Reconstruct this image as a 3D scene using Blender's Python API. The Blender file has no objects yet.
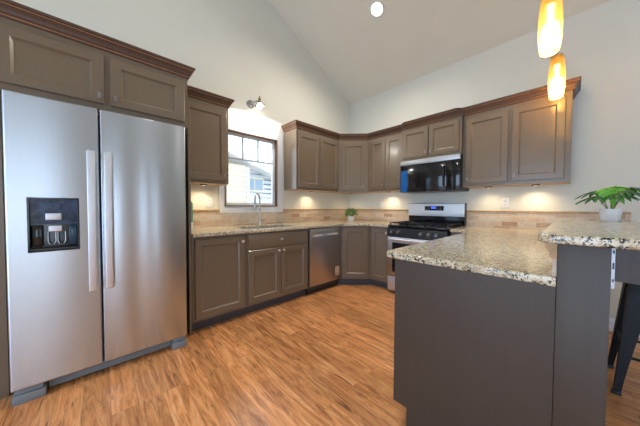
import bpy, bmesh, math, random
from mathutils import Vector, Matrix
random.seed(7)
S = bpy.context.scene
COL = S.collection
rad = math.radians

# ------------------------------------------------------------------ camera
CAM = Vector((2.932, -3.515, 1.157)); YAW, PITCH, ROLL, FPX = rad(46.88), rad(-1.492), rad(0.227), 236.29
fw = Vector((-math.sin(YAW)*math.cos(PITCH), math.cos(YAW)*math.cos(PITCH), math.sin(PITCH)))
rt = Vector((math.cos(YAW), math.sin(YAW), 0)); up = rt.cross(fw)
r2 = math.cos(ROLL)*rt + math.sin(ROLL)*up; u2 = -math.sin(ROLL)*rt + math.cos(ROLL)*up
cam = bpy.data.objects.new('camera', bpy.data.cameras.new('camera')); COL.objects.link(cam)
M = Matrix((r2, u2, -fw)).transposed().to_4x4(); M.translation = CAM
cam.matrix_world = M
cam.data.sensor_width = 36; cam.data.lens = 36*FPX/640; cam.data.clip_start = .02
S.camera = cam

# ------------------------------------------------------------------ world, exposure, daylight
W = bpy.data.worlds.new('sky'); S.world = W; W.use_nodes = True
bg = W.node_tree.nodes['Background']; bg.inputs[0].default_value = (.68, .83, 1, 1); bg.inputs[1].default_value = 4.0
S.view_settings.view_transform = 'Standard'; S.view_settings.look = 'None'
S.view_settings.exposure = 0.13; S.view_settings.gamma = 1; S.view_settings.use_curve_mapping = False

def area(name, loc, rot, sx, sy, power, col):
    l = bpy.data.lights.new(name, 'AREA'); l.shape = 'RECTANGLE'; l.size = sx; l.size_y = sy; l.energy = power; l.color = col
    o = bpy.data.objects.new(name, l); COL.objects.link(o); o.location = loc; o.rotation_euler = rot; return o
# daylight entering by the windows of the walls behind the camera
area('daylight_front_a', (2.1, -7.34, 1.2), (rad(90), 0, 0), 1.9, 2.2, 34, (.34, .62, 1))
area('daylight_front_b', (5.2, -7.34, 1.2), (rad(90), 0, 0), 1.9, 2.2, 40, (.20, .50, 1))

# ------------------------------------------------------------------ helpers: materials
def nodes(name):
    m = bpy.data.materials.new(name); m.use_nodes = True
    nt = m.node_tree; return m, nt, nt.nodes['Principled BSDF']
def ramp(nt, fac, stops, interp='LINEAR'):
    r = nt.nodes.new('ShaderNodeValToRGB'); e = r.color_ramp.elements; r.color_ramp.interpolation = interp
    while len(e) < len(stops): e.new(.5)
    for k, (p, c) in zip(e, stops): k.position = p; k.color = (*c, 1)
    nt.links.new(fac, r.inputs[0]); return r.outputs[0]
def coords(nt, scale=(1, 1, 1), kind='Object', swz=None):
    t = nt.nodes.new('ShaderNodeTexCoord'); out = t.outputs[kind]
    if swz:
        s = nt.nodes.new('ShaderNodeSeparateXYZ'); c = nt.nodes.new('ShaderNodeCombineXYZ'); nt.links.new(out, s.inputs[0])
        for i, a in enumerate(swz):
            if a is not None: nt.links.new(s.outputs[a], c.inputs[i])
        out = c.outputs[0]
    m = nt.nodes.new('ShaderNodeMapping'); m.inputs['Scale'].default_value = scale
    nt.links.new(out, m.inputs[0]); return m.outputs[0]
def noise(nt, vec, scale, detail=4, rough=.55, dist=0):
    n = nt.nodes.new('ShaderNodeTexNoise'); n.inputs['Scale'].default_value = scale; n.inputs['Detail'].default_value = detail
    n.inputs['Roughness'].default_value = rough; n.inputs['Distortion'].default_value = dist
    nt.links.new(vec, n.inputs['Vector']); return n.outputs['Fac']
def mix(nt, fac, a, b, mode='MIX'):
    n = nt.nodes.new('ShaderNodeMix'); n.data_type = 'RGBA'; n.blend_type = mode
    for sock, v in ((n.inputs[0], fac), (n.inputs[6], a), (n.inputs[7], b)):
        if isinstance(v, (int, float)): sock.default_value = v
        elif isinstance(v, tuple): sock.default_value = (*v, 1)
        else: nt.links.new(v, sock)
    return n.outputs[2]
def bump(nt, b, h, strength, dist=.002):
    n = nt.nodes.new('ShaderNodeBump'); n.inputs['Strength'].default_value = strength; n.inputs['Distance'].default_value = dist
    nt.links.new(h, n.inputs['Height']); nt.links.new(n.outputs[0], b.inputs['Normal'])
def plain(name, col, rough=.5, metal=0, var=.06, vs=14, spec=.5, **kw):
    m, nt, b = nodes(name)
    n = noise(nt, coords(nt), vs)
    lo = tuple(c*(1-var) for c in col); hi = tuple(min(1, c*(1+var)) for c in col)
    nt.links.new(ramp(nt, n, [(.3, lo), (.7, hi)]), b.inputs['Base Color'])
    b.inputs['Roughness'].default_value = rough; b.inputs['Metallic'].default_value = metal
    b.inputs['Specular IOR Level'].default_value = spec
    for k, v in kw.items(): b.inputs[k.replace('_', ' ')].default_value = v
    return m
def stained(name, lo, hi, rough=.36, sc=(3, 3, 40), spec=.5):
    m, nt, b = nodes(name)
    n = noise(nt, coords(nt, (sc[2], sc[2], sc[0])), 1.2, 6, .6, .4)
    nt.links.new(ramp(nt, n, [(.3, lo), (.72, hi)]), b.inputs['Base Color'])
    b.inputs['Roughness'].default_value = rough; b.inputs['Specular IOR Level'].default_value = spec
    return m
def emit(name, col, st):
    m, nt, b = nodes(name); b.inputs['Base Color'].default_value = (*col, 1)
    b.inputs['Emission Color'].default_value = (*col, 1); b.inputs['Emission Strength'].default_value = st; return m

WALL = plain('cream_paint', (.745, .735, .655), .85, var=.015, vs=3, spec=.2)
CEIL = plain('ceiling_paint', (.785, .765, .67), .9, var=.015, vs=3, spec=.15)
TRIMW = plain('white_trim_paint', (.80, .81, .82), .45, var=.01)
CAB = stained('grey_brown_stain', (.186, .136, .088), (.198, .145, .095), .33)
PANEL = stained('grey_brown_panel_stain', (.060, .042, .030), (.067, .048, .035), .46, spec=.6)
CROWN = stained('red_brown_stain', (.080, .043, .029), (.125, .068, .043), .34)
BEAD = stained('worn_orange_edge_stain', (.27, .125, .055), (.36, .175, .075), .4)
MAPLE = stained('pale_cabinet_underside', (.50, .33, .18), (.60, .42, .25), .5)
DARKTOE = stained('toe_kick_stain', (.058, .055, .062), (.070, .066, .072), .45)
CAB.node_tree.nodes['Principled BSDF'].inputs['Coat Weight'].default_value = .35
CAB.node_tree.nodes['Principled BSDF'].inputs['Coat Roughness'].default_value = .18
PEWTER = plain('pewter', (.30, .29, .28), .32, 1)
NICKEL = plain('brushed_nickel', (.62, .61, .58), .28, 1)
BLACKGL = plain('black_glass', (.009, .010, .012), .10, var=0, spec=.5)
BLACKPL = plain('black_plastic', (.015, .015, .017), .35)
BLACKMT = plain('black_enamel', (.006, .006, .007), .45, 0, spec=.3)
GREYPL = plain('grey_plastic', (.22, .245, .26), .45)
DKGREY = plain('dark_grey_plastic', (.05, .055, .06), .5)
WHITEPL = plain('white_plastic', (.82, .82, .80), .35, var=.01)
CERAMIC = plain('white_ceramic', (.84, .84, .85), .22, var=.01)
SOIL = plain('soil', (.03, .02, .014), .95, var=.4, vs=90)
GLEAF = plain('bright_leaf', (.12, .40, .025), .42, var=.45, vs=30)
DLEAF = plain('dark_leaf', (.022, .115, .022), .38, var=.4, vs=30)
BLEAF = plain('basil_leaf', (.055, .27, .022), .45, var=.45, vs=60)
STEM = plain('leaf_stem', (.16, .17, .07), .55)
GREENB = plain('green_bottle_plastic', (.13, .36, .22), .35)
BLUEREFL = plain('blue_reflection', (.010, .12, .40), .22, var=.1)

def steel(name, col, rough, aniso=.0, axis=2):
    m, nt, b = nodes(name)
    sc = [260, 260, 260]; sc[axis] = 1.5
    n = noise(nt, coords(nt, tuple(sc)), 1, 3)
    nt.links.new(ramp(nt, n, [(.35, tuple(c*.95 for c in col)), (.65, col)]), b.inputs['Base Color'])
    b.inputs['Metallic'].default_value = 1; b.inputs['Roughness'].default_value = rough
    b.inputs['Anisotropic'].default_value = aniso; b.inputs['Anisotropic Rotation'].default_value = .25
    tg = nt.nodes.new('ShaderNodeTangent'); tg.direction_type = 'RADIAL'; tg.axis = 'Z'; nt.links.new(tg.outputs[0], b.inputs['Tangent'])
    return m
STEEL = steel('stainless_steel', (.58, .635, .70), .27, .9)
STEELL = steel('light_stainless', (.80, .84, .90), .52)
DWSTEEL = steel('dark_stainless', (.56, .55, .555), .36, .4)

# granite
GRAN, nt, b = nodes('speckled_granite')
v = coords(nt, (1.55, 1.55, 1.55))
base = ramp(nt, noise(nt, v, 16, 6, .65, .6), [(.32, (.52, .42, .25)), (.46, (.78, .68, .47)), (.62, (.84, .77, .60)), (.74, (.62, .56, .46))])
gold = ramp(nt, noise(nt, v, 34, 5, .6, 1.0), [(.53, (0, 0, 0)), (.61, (1, 1, 1))])
base = mix(nt, gold, base, (.42, .26, .11))
grey = ramp(nt, noise(nt, v, 48, 4, .6, .5), [(.57, (0, 0, 0)), (.62, (1, 1, 1))])
base = mix(nt, grey, base, (.26, .24, .23))
dk = ramp(nt, noise(nt, v, 62, 3, .55, .8), [(.555, (0, 0, 0)), (.585, (1, 1, 1))])
base = mix(nt, dk, base, (.025, .022, .02))
vz = nt.nodes.new('ShaderNodeTexVoronoi'); vz.inputs['Scale'].default_value = 70; nt.links.new(v, vz.inputs['Vector'])
pale = ramp(nt, vz.outputs['Color'], [(.86, (0, 0, 0)), (.90, (1, 1, 1))])
base = mix(nt, pale, base, (.66, .60, .47))
nt.links.new(base, b.inputs['Base Color']); b.inputs['Roughness'].default_value = .16

# plank floor (planks run along x)
FLOOR, nt, b = nodes('plank_floor')
v = coords(nt)
br = nt.nodes.new('ShaderNodeTexBrick'); nt.links.new(v, br.inputs['Vector'])
br.offset = .37; br.inputs['Scale'].default_value = 1; br.inputs['Brick Width'].default_value = 1.22; br.inputs['Row Height'].default_value = .120
br.inputs['Mortar Size'].default_value = .0007; br.inputs['Color1'].default_value = (0, 0, 0, 1); br.inputs['Color2'].default_value = (1, 1, 1, 1)
br.inputs['Mortar'].default_value = (.5, .5, .5, 1); br.inputs['Bias'].default_value = 0
rnd = nt.nodes.new('ShaderNodeVectorMath'); rnd.operation = 'MULTIPLY_ADD'
nt.links.new(br.outputs['Color'], rnd.inputs[0]); rnd.inputs[1].default_value = (7, 13, 5); nt.links.new(v, rnd.inputs[2])
mp = nt.nodes.new('ShaderNodeMapping'); mp.inputs['Scale'].default_value = (1.5, 12, 1); nt.links.new(rnd.outputs[0], mp.inputs[0])
g1 = noise(nt, mp.outputs[0], 1.6, 8, .68, 1.6)
wood = ramp(nt, g1, [(.27, (.28, .092, .028)), (.41, (.62, .245, .082)), (.55, (.88, .395, .150)), (.72, (.97, .58, .29))])
mp2 = nt.nodes.new('ShaderNodeMapping'); mp2.inputs['Scale'].default_value = (2.6, 30, 1); nt.links.new(rnd.outputs[0], mp2.inputs[0])
g2 = ramp(nt, noise(nt, mp2.outputs[0], 1.3, 6, .66, 1.4), [(.55, (0, 0, 0)), (.68, (1, 1, 1))])
wood = mix(nt, g2, wood, (.24, .085, .028))
tone = ramp(nt, br.outputs['Color'], [(0, (.82, .81, .80)), (1, (1.10, 1.08, 1.06))])
wood = mix(nt, 1.0, wood, tone, 'MULTIPLY')
wood = mix(nt, br.outputs['Fac'], wood, (.30, .12, .045))
nt.links.new(wood, b.inputs['Base Color']); b.inputs['Roughness'].default_value = .29
bump(nt, b, g1, .10)

def tiles(name, swz):
    m, nt, b = nodes(name)
    v = coords(nt, swz=swz)
    br = nt.nodes.new('ShaderNodeTexBrick'); nt.links.new(v, br.inputs['Vector'])
    br.inputs['Scale'].default_value = 1; br.inputs['Brick Width'].default_value = .152; br.inputs['Row Height'].default_value = .0585
    br.inputs['Mortar Size'].default_value = .0022; br.inputs['Color1'].default_value = (0, 0, 0, 1); br.inputs['Color2'].default_value = (1, 1, 1, 1)
    br.inputs['Mortar'].default_value = (.5, .5, .5, 1)
    c = ramp(nt, br.outputs['Color'], [(0, (.48, .30, .19)), (.25, (.62, .47, .34)), (.6, (.66, .53, .40)), (1, (.70, .60, .50))])
    n = ramp(nt, noise(nt, v, 26, 5, .6, .8), [(.3, (.82, .78, .74)), (.6, (1, 1, 1))])
    c = mix(nt, 1.0, c, n, 'MULTIPLY')
    c = mix(nt, br.outputs['Fac'], c, (.66, .58, .48))
    nt.links.new(c, b.inputs['Base Color']); b.inputs['Roughness'].default_value = .4
    inv = nt.nodes.new('ShaderNodeMath'); inv.operation = 'SUBTRACT'; inv.inputs[0].default_value = 1; nt.links.new(br.outputs['Fac'], inv.inputs[1])
    bump(nt, b, inv.outputs[0], .4)
    return m
TILEX = tiles('travertine_tile_x', (0, 2, None)); TILEY = tiles('travertine_tile_y', (1, 2, None))
LINER = plain('golden_brown_liner', (.46, .27, .095), .35, var=.25, vs=30)

# window glass: clear sheet with a faint mirror
GLASS = bpy.data.materials.new('clear_pane'); GLASS.use_nodes = True; nt = GLASS.node_tree; nt.nodes.clear()
o_ = nt.nodes.new('ShaderNodeOutputMaterial'); a_ = nt.nodes.new('ShaderNodeBsdfTransparent'); g_ = nt.nodes.new('ShaderNodeBsdfGlossy'); x_ = nt.nodes.new('ShaderNodeMixShader')
f_ = nt.nodes.new('ShaderNodeFresnel'); f_.inputs[0].default_value = 1.3; g_.inputs['Roughness'].default_value = .02
nt.links.new(f_.outputs[0], x_.inputs[0]); nt.links.new(a_.outputs[0], x_.inputs[1]); nt.links.new(g_.outputs[0], x_.inputs[2]); nt.links.new(x_.outputs[0], o_.inputs[0])
# amber pendant glass: translucent, softly glowing
AMBER = bpy.data.materials.new('amber_glass'); AMBER.use_nodes = True; nt = AMBER.node_tree; nt.nodes.clear()
o_ = nt.nodes.new('ShaderNodeOutputMaterial'); t_ = nt.nodes.new('ShaderNodeBsdfTranslucent'); d_ = nt.nodes.new('ShaderNodeBsdfRefraction'); x_ = nt.nodes.new('ShaderNodeMixShader')
t_.inputs[0].default_value = (1, .62, .20, 1); d_.inputs['Color'].default_value = (1, .74, .34, 1); d_.inputs['Roughness'].default_value = .55; d_.inputs['IOR'].default_value = 1.25
x_.inputs[0].default_value = .5
nt.links.new(t_.outputs[0], x_.inputs[1]); nt.links.new(d_.outputs[0], x_.inputs[2]); nt.links.new(x_.outputs[0], o_.inputs[0])
SIDING = plain('cream_siding', (.62, .53, .37), .7, var=.03)
SIDINGW = plain('grey_white_siding', (.50, .51, .52), .7, var=.03)
SHINGLE = plain('pale_shingles', (.66, .66, .67), .8, var=.08, vs=20)
HWIN = plain('dim_house_window', (.20, .26, .31), .15)
GROUND = plain('ground', (.45, .43, .38), .9, var=.1)

# ------------------------------------------------------------------ helpers: geometry
def link(name, me, mats, parent=None, smooth=False):
    for m in (mats if isinstance(mats, (list, tuple)) else [mats]): me.materials.append(m)
    o = bpy.data.objects.new(name, me); COL.objects.link(o)
    if parent: o.parent = parent
    if smooth:
        for p in me.polygons: p.use_smooth = True
        me.set_sharp_from_angle(angle=rad(38))
    return o
def obj(name, bm, mats, parent=None, smooth=False):
    bmesh.ops.recalc_face_normals(bm, faces=bm.faces)
    me = bpy.data.meshes.new(name); bm.to_mesh(me); bm.free()
    return link(name, me, mats, parent, smooth)
def box(bm, x0, x1, y0, y1, z0, z1, bev=0, seg=2, mi=0):
    r = bmesh.ops.create_cube(bm, size=1); vs = r['verts']
    for v in vs: v.co = Vector((x0+(v.co.x+.5)*(x1-x0), y0+(v.co.y+.5)*(y1-y0), z0+(v.co.z+.5)*(z1-z0)))
    fs = list({f for v in vs for f in v.link_faces})
    for f in fs: f.material_index = mi
    if bev:
        es = list({e for v in vs for e in v.link_edges})
        bmesh.ops.bevel(bm, geom=es, offset=bev, segments=seg, affect='EDGES', profile=.5, material=mi)
    return fs
def B(): return bmesh.new()
def boxobj(name, dims, mat, parent=None, bev=0, seg=2):
    bm = B(); box(bm, *dims, bev, seg); return obj(name, bm, mat, parent, bev > 0)
def tube(bm, pts, r, n=10, caps=True, mi=0):
    pts = [Vector(p) for p in pts]; rs = r if isinstance(r, (list, tuple)) else [r]*len(pts)
    t0 = (pts[1]-pts[0]).normalized(); nrm = t0.orthogonal().normalized(); rings = []
    for i, p in enumerate(pts):
        t = ((pts[min(i+1, len(pts)-1)]-pts[max(i-1, 0)])).normalized()
        nrm = (nrm - t*nrm.dot(t)).normalized(); bi = t.cross(nrm)
        rings.append([bm.verts.new(p+(nrm*math.cos(2*math.pi*k/n)+bi*math.sin(2*math.pi*k/n))*rs[i]) for k in range(n)])
    for a, c in zip(rings, rings[1:]):
        for k in range(n): bm.faces.new((a[k], a[(k+1) % n], c[(k+1) % n], c[k])).material_index = mi
    if caps: bm.faces.new(rings[0][::-1]).material_index = mi; bm.faces.new(rings[-1]).material_index = mi
def lathe(bm, prof, n=20, loc=(0, 0, 0), axis='Z', mi=0, M=None):
    rings = []; loc = Vector(loc)
    def P(r, h, a):
        c, s = r*math.cos(a), r*math.sin(a)
        q = Vector((c, s, h)) if axis == 'Z' else Vector((c, h, s)) if axis == 'Y' else Vector((h, c, s))
        if M: q = M @ q
        return loc+q
    for r, h in prof:
        if r < 1e-6: rings.append([bm.verts.new(P(0, h, 0))])
        else: rings.append([bm.verts.new(P(r, h, 2*math.pi*k/n)) for k in range(n)])
    for a, c in zip(rings, rings[1:]):
        for k in range(n):
            q = [a[k % len(a)], a[(k+1) % len(a)], c[(k+1) % len(c)], c[k % len(c)]]
            q = list(dict.fromkeys(q))
            if len(q) > 2:
                try: bm.faces.new(q).material_index = mi
                except ValueError: pass
def prism(bm, poly, axis, a0, a1, mi=0):
    def P(u, w, a): return (a, u, w) if axis == 'X' else (u, a, w) if axis == 'Y' else (u, w, a)
    lo = [bm.verts.new(P(u, w, a0)) for u, w in poly]; hi = [bm.verts.new(P(u, w, a1)) for u, w in poly]
    bm.faces.new(lo).material_index = mi; bm.faces.new(hi[::-1]).material_index = mi
    for k in range(len(poly)):
        j = (k+1) % len(poly); bm.faces.new((lo[k], hi[k], hi[j], lo[j])).material_index = mi
def sweep(bm, prof, path, lo=0, hi=None, mis=None):
    """profile (out, z) along a plan path; out is to the right of travel; only segments lo..hi are made (the rest set the mitres)"""
    path = [Vector(p) for p in path]; n = len(path); hi = n-1 if hi is None else hi; rings = {}
    for i in range(n):
        d = []
        if i > 0: d.append((path[i]-path[i-1]).normalized())
        if i < n-1: d.append((path[i+1]-path[i]).normalized())
        ns = [Vector((q.y, -q.x)) for q in d]
        m = ns[0] if len(ns) == 1 else (ns[0]+ns[1])/(1+ns[0].dot(ns[1]))
        if lo <= i <= hi: rings[i] = [bm.verts.new((path[i].x+m.x*o, path[i].y+m.y*o, z)) for o, z in prof]
    k = len(prof)
    for i in range(lo, hi):
        a, c = rings[i], rings[i+1]
        for j in range(k):
            f = bm.faces.new((a[j], a[(j+1) % k], c[(j+1) % k], c[j]))
            if mis: f.material_index = mis[j]
    bm.faces.new(rings[lo]); bm.faces.new(rings[hi][::-1])
def slab(name, outer, holes, z0, z1, bev, mat, parent=None):
    cu = bpy.data.curves.new('tmp', 'CURVE'); cu.dimensions = '2D'; cu.fill_mode = 'BOTH'
    for poly in [outer]+holes:
        s = cu.splines.new('POLY'); s.points.add(len(poly)-1); s.use_cyclic_u = True
        for p, q in zip(s.points, poly): p.co = (q[0], q[1], 0, 1)
    cu.extrude = (z1-z0)/2-bev; cu.bevel_depth = bev; cu.bevel_resolution = 3; cu.offset = -bev
    t = bpy.data.objects.new('tmp', cu); COL.objects.link(t)
    dg = bpy.context.evaluated_depsgraph_get()
    me = bpy.data.meshes.new_from_object(t.evaluated_get(dg)); me.name = name
    bpy.data.objects.remove(t); me.materials.clear()
    me.transform(Matrix.Translation((0, 0, (z0+z1)/2)))
    for p in me.polygons: p.material_index = 0
    return link(name, me, mat, parent, True)
def cut(o, bmc):
    """boolean: take bmc away from mesh object o"""
    c = obj('tmp_cutter', bmc, []); c.matrix_world = o.matrix_world
    c.parent = o.parent
    md = o.modifiers.new('b', 'BOOLEAN'); md.object = c; md.operation = 'DIFFERENCE'; md.solver = 'EXACT'
    bpy.context.view_layer.update()
    dg = bpy.context.evaluated_depsgraph_get(); me = bpy.data.meshes.new_from_object(o.evaluated_get(dg))
    o.modifiers.clear(); old = o.data; me.name = o.name; o.data = me; bpy.data.meshes.remove(old); bpy.data.objects.remove(c)
def rrect(x0, x1, y0, y1, r, n=5):
    pts = []
    for cx, cy, a in ((x1-r, y1-r, 0), (x0+r, y1-r, 90), (x0+r, y0+r, 180), (x1-r, y0+r, 270)):
        for k in range(n+1):
            t = rad(a+90*k/n); pts.append((cx+r*math.cos(t), cy+r*math.sin(t)))
    return pts
def thing(name, label, cat, loc=(0, 0, 0), rz=0, group=None):
    o = bpy.data.objects.new(name, None); COL.objects.link(o); o.empty_display_size = .1
    o.location = loc; o.rotation_euler = (0, 0, rz); tag(o, label, cat, group); return o
def tag(o, label, cat, group=None):
    o['label'] = label; o['category'] = cat
    if group: o['group'] = group
    return o
def struct(o): o['kind'] = 'structure'; return o
def light(name, kind, loc, energy, col, parent=None, **kw):
    l = bpy.data.lights.new(name, kind); l.energy = energy; l.color = col
    for k, v_ in kw.items(): setattr(l, k, v_)
    o = bpy.data.objects.new(name, l); COL.objects.link(o); o.location = loc
    if parent: o.parent = parent
    return o

# ------------------------------------------------------------------ room shell
XR, YF, ZC, SL = 7.2, -7.4, 3.09, .518
RIDGE = YF/2
def ztop(y): return ZC+SL*(-y if y > RIDGE else y-YF)
struct(boxobj('floor', (-.12, XR+.12, YF-.12, .12, -.06, 0), FLOOR))
bm = B()
for ya, yb in ((0.12, RIDGE), (RIDGE, YF-.12)):
    za, zb = ztop(min(ya, 0)) - (SL*.12 if ya > 0 else 0), ztop(max(yb, YF)) - (SL*.12 if yb < YF else 0)
    prism(bm, [(ya, za), (yb, zb), (yb, zb+.1), (ya, za+.1)], 'X', -.12, XR+.12)
struct(obj('ceiling', bm, CEIL))
def gable(name, x0, x1, holes):
    bm = B(); y = YF
    def col(a, c, z0=None, z1=None):
        pts = [(a, z0 if z0 is not None else 0), (c, z0 if z0 is not None else 0)]
        if z1 is not None: pts += [(c, z1), (a, z1)]
        else:
            pts.append((c, ztop(c)))
            if a < RIDGE < c: pts.append((RIDGE, ztop(RIDGE)))
            pts.append((a, ztop(a)))
        prism(bm, pts, 'X', x0, x1)
    for a, c, z0, z1 in holes:
        col(y, a)
        if z0 > 0: col(a, c, 0, z0)
        col(a, c, z1, None); y = c
    col(y, 0)
    return struct(obj(name, bm, WALL))
WY0, WY1, WZ0, WZ1 = -2.385, -1.628, 1.159, 2.111
gable('wall_left', -.12, 0, [(WY0, WY1, WZ0, WZ1)])
gable('wall_right', XR, XR+.12, [(-5.4, -4.15, .2, 2.15), (-2.98, -2.55, .2, 2.3), (-2.1, -1.75, .2, 2.3)])
struct(boxobj('wall_back', (-.12, XR+.12, 0, .12, 0, ZC), WALL))
bm = B(); x = -.12
for a, c in ((1.1, 3.1), (4.2, 6.2)):
    box(bm, x, a, YF-.12, YF, 0, ZC); box(bm, a, c, YF-.12, YF, 0, .05); box(bm, a, c, YF-.12, YF, 2.35, ZC); x = c
box(bm, x, XR+.12, YF-.12, YF, 0, ZC)
struct(obj('wall_front', bm, WALL))
def openwin(name, axis, a, c, z0, z1, at):
    bm = B(); w = .05
    def bb(u0, u1, v0, v1):
        if axis == 'X': box(bm, at, at+.06, u0, u1, v0, v1)
        else: box(bm, u0, u1, at, at+.06, v0, v1)
    bb(a, a+w, z0, z1); bb(c-w, c, z0, z1); bb(a+w, c-w, z0, z0+w); bb(a+w, c-w, z1-w, z1)
    if c-a > 1: bb((a+c)/2-.03, (a+c)/2+.03, z0+w, z1-w)
    return struct(obj(name, bm, TRIMW))
openwin('window_2', 'X', -5.4, -4.15, .2, 2.15, XR+.03); openwin('window_3', 'X', -2.98, -2.55, .2, 2.3, XR+.03); openwin('window_6', 'X', -2.1, -1.75, .2, 2.3, XR+.03)
openwin('window_4', 'Y', 1.1, 3.1, .05, 2.35, YF-.1); openwin('window_5', 'Y', 4.2, 6.2, .05, 2.35, YF-.1)
# baseboard along the back wall, right of the half wall
bm = B(); prism(bm, [(0, 0), (-.016, 0), (-.016, .10), (-.008, .118), (0, .118)], 'X', 3.04, XR)
struct(obj('baseboard_back', bm, TRIMW))

# ------------------------------------------------------------------ window over the sink
win = bpy.data.objects.new('window_1', None); COL.objects.link(win); struct(win)
bm = B(); e = .013                                                   # stained wood edge round the opening
box(bm, -.035, .016, WY0, WY1, WZ1-e, WZ1); box(bm, -.035, .022, WY0, WY1, WZ0, WZ0+e)
box(bm, -.035, .016, WY0, WY0+e, WZ0+e, WZ1-e); box(bm, -.035, .016, WY1-e, WY1, WZ0+e, WZ1-e)
obj('window_jamb', bm, stained('window_wood_stain', (.10, .048, .025), (.17, .085, .045), .4), win)
a0, a1, c0, c1 = WY0+e, WY1-e, WZ0+e, WZ1-e; s = .034
bm = B()
box(bm, -.075, -.036, a0, a1, c1-s, c1); box(bm, -.075, -.036, a0, a1, c0, c0+s); box(bm, -.075, -.036, a0, a0+s, c0+s, c1-s); box(bm, -.075, -.036, a1-s, a1, c0+s, c1-s)
obj('sash', bm, WHITEPL, win)
bm = B(); zt_ = 1.775; gw = .011
box(bm, -.064, -.050, a0+s, a1-s, zt_-gw, zt_+gw)
for k in (1, 2):
    yy = a0+s+(a1-a0-2*s)*k/3; box(bm, -.0635, -.0505, yy-gw, yy+gw, zt_+gw, c1-s)
obj('grille', bm, plain('grey_grille', (.34, .37, .42), .5), win)
boxobj('pane', (-.059, -.055, a0+s, a1-s, c0+s, c1-s), GLASS, win)
# flat white casing around it
bm = B(); CY0, CY1, CZ0, CZ1 = -2.449, -1.529, 1.078, 2.215
box(bm, 0, .012, CY0, CY1, WZ1, CZ1); box(bm, 0, .012, CY0, CY1, CZ0, WZ0); box(bm, 0, .012, CY0, WY0, WZ0, WZ1); box(bm, 0, .012, WY1, CY1, WZ0, WZ1)
struct(obj('trim_1', bm, TRIMW))

# ------------------------------------------------------------------ outside: the neighbouring house
struct(boxobj('ground', (-14, -.13, -10, 12, -.3, -.2), GROUND))
hs = thing('house', 'cream sided house with sloping pale roof seen through the window over the sink', 'house', (-5, 0, 0))
def siding(bm, x, ya, yb, z0, z1fn, step=.17):
    z = z0; top = max(z1fn(ya), z1fn(yb))
    while z < top:
        zt = z+step
        la, lb = min(zt, z1fn(ya)), min(zt, z1fn(yb))
        if la > z or lb > z:
            la, lb = max(la, z), max(lb, z)
            q = [bm.verts.new(p) for p in ((x+.035, ya, z), (x+.035, yb, z), (x, yb, lb), (x, ya, la), (x, ya, z), (x, yb, z))]
            bm.faces.new(q[:4]); bm.faces.new((q[4], q[5], q[1], q[0]))
        z = zt
def roofline(y): return 2.72-.36*(y+.08)
bm = B(); siding(bm, 0, .22, 4.0, -.2, roofline); box(bm, -3, -.01, .22, 4, -.2, 1.2)
obj('wall', bm, SIDINGW, hs)
bm = B(); siding(bm, .35, -2.6, .16, -.2, lambda y: 2.55); box(bm, -3, .34, -2.6, .16, -.2, 2.5)
obj('wall', bm, SIDING, hs)
boxobj('corner_board', (-.02, .40, .15, .25, -.2, 2.5), SIDINGW, hs)
bm = B()
prism(bm, [(-1.6, roofline(-1.6)), (4.6, roofline(4.6)), (4.6, roofline(4.6)+.22), (-1.6, roofline(-1.6)+.22)], 'X', -4, .55)
obj('roof', bm, SHINGLE, hs)
wn = boxobj('window', (.03, .07, .26, .97, 1.70, 2.20), SIDING, hs)
boxobj('pane', (.065, .08, .30, .60, 1.75, 2.15), HWIN, wn); boxobj('pane', (.065, .08, .64, .93, 1.75, 2.15), HWIN, wn)

# ------------------------------------------------------------------ cabinets
def door_bm(bm, x0, x1, z0, z1, y, t=.019, rail=.054, rec=.012, bv=.012, ch=.0045):
    """shaker door: front at y, thickness t going +y (into the cabinet)"""
    def rect(i, yy): return [bm.verts.new((a, yy, c)) for a, c in ((x0+i, z0+i), (x1-i, z0+i), (x1-i, z1-i), (x0+i, z1-i))]
    R = [rect(0, y+t), rect(0, y+ch), rect(ch, y), rect(rail, y), rect(rail+.003, y+.003), rect(rail+bv, y+rec)]
    for p, q in zip(R, R[1:]):
        for k in range(4): bm.faces.new((p[k], p[(k+1) % 4], q[(k+1) % 4], q[k]))
    bm.faces.new(R[0][::-1]); bm.faces.new(R[-1])
def door(parent, x0, x1, z0, z1, y, handle=None, hx=0, hz=0, rail=.058, name='door', mat=None):
    bm = B(); door_bm(bm, x0, x1, z0, z1, y, rail=rail)
    d = obj(name, bm, mat or CAB, parent)
    if handle == 'tab':
        bm = B(); box(bm, hx-.005, hx+.005, y-.018, y, hz-.005, hz+.005); box(bm, hx-.0105, hx+.0105, y-.026, y-.016, hz-.021, hz+.021, .003)
        obj('handle', bm, PEWTER, d, True)
    if handle == 'knob':
        bm = B(); lathe(bm, [(.0001, -.028), (.010, -.027), (.0155, -.022), (.0155, -.017), (.007, -.012), (.006, -.004), (.010, 0)], 16, (hx, y, hz), 'Y')
        obj('handle', bm, NICKEL, d, True)
    return d
CP = [(-.012, -.088), (.008, -.088), (.012, -.080), (.012, -.072), (.020, -.064), (.026, -.048), (.036, -.032), (.042, -.028), (.042, -.020), (.050, -.016), (.052, 0), (-.012, 0)]
CM = [0, 0, 1, 0, 0, 0, 0, 1, 0, 0, 0, 0]
def crown(parent, path, ztop_, lo=0, hi=None):
    bm = B(); sweep(bm, [(o, ztop_+z) for o, z in CP], path, lo, hi, CM)
    return obj('crown_molding', bm, [CROWN, BEAD], parent)
def carcase(parent, w, d, z0, z1, name='body', under=True):
    bm = B(); fs = box(bm, 0, w, -d, -.002, z0, z1)
    for f in fs:
        if f.calc_center_median().z < z0+.001 and under: f.material_index = 1
    return obj(name, bm, [CAB, MAPLE], parent)
L90 = math.pi/2
UD, UZ0, UZT = .295, 1.403, 2.338           # upper carcase depth, bottom, crown top
BT = UZT-.080
OUT = .019
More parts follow.
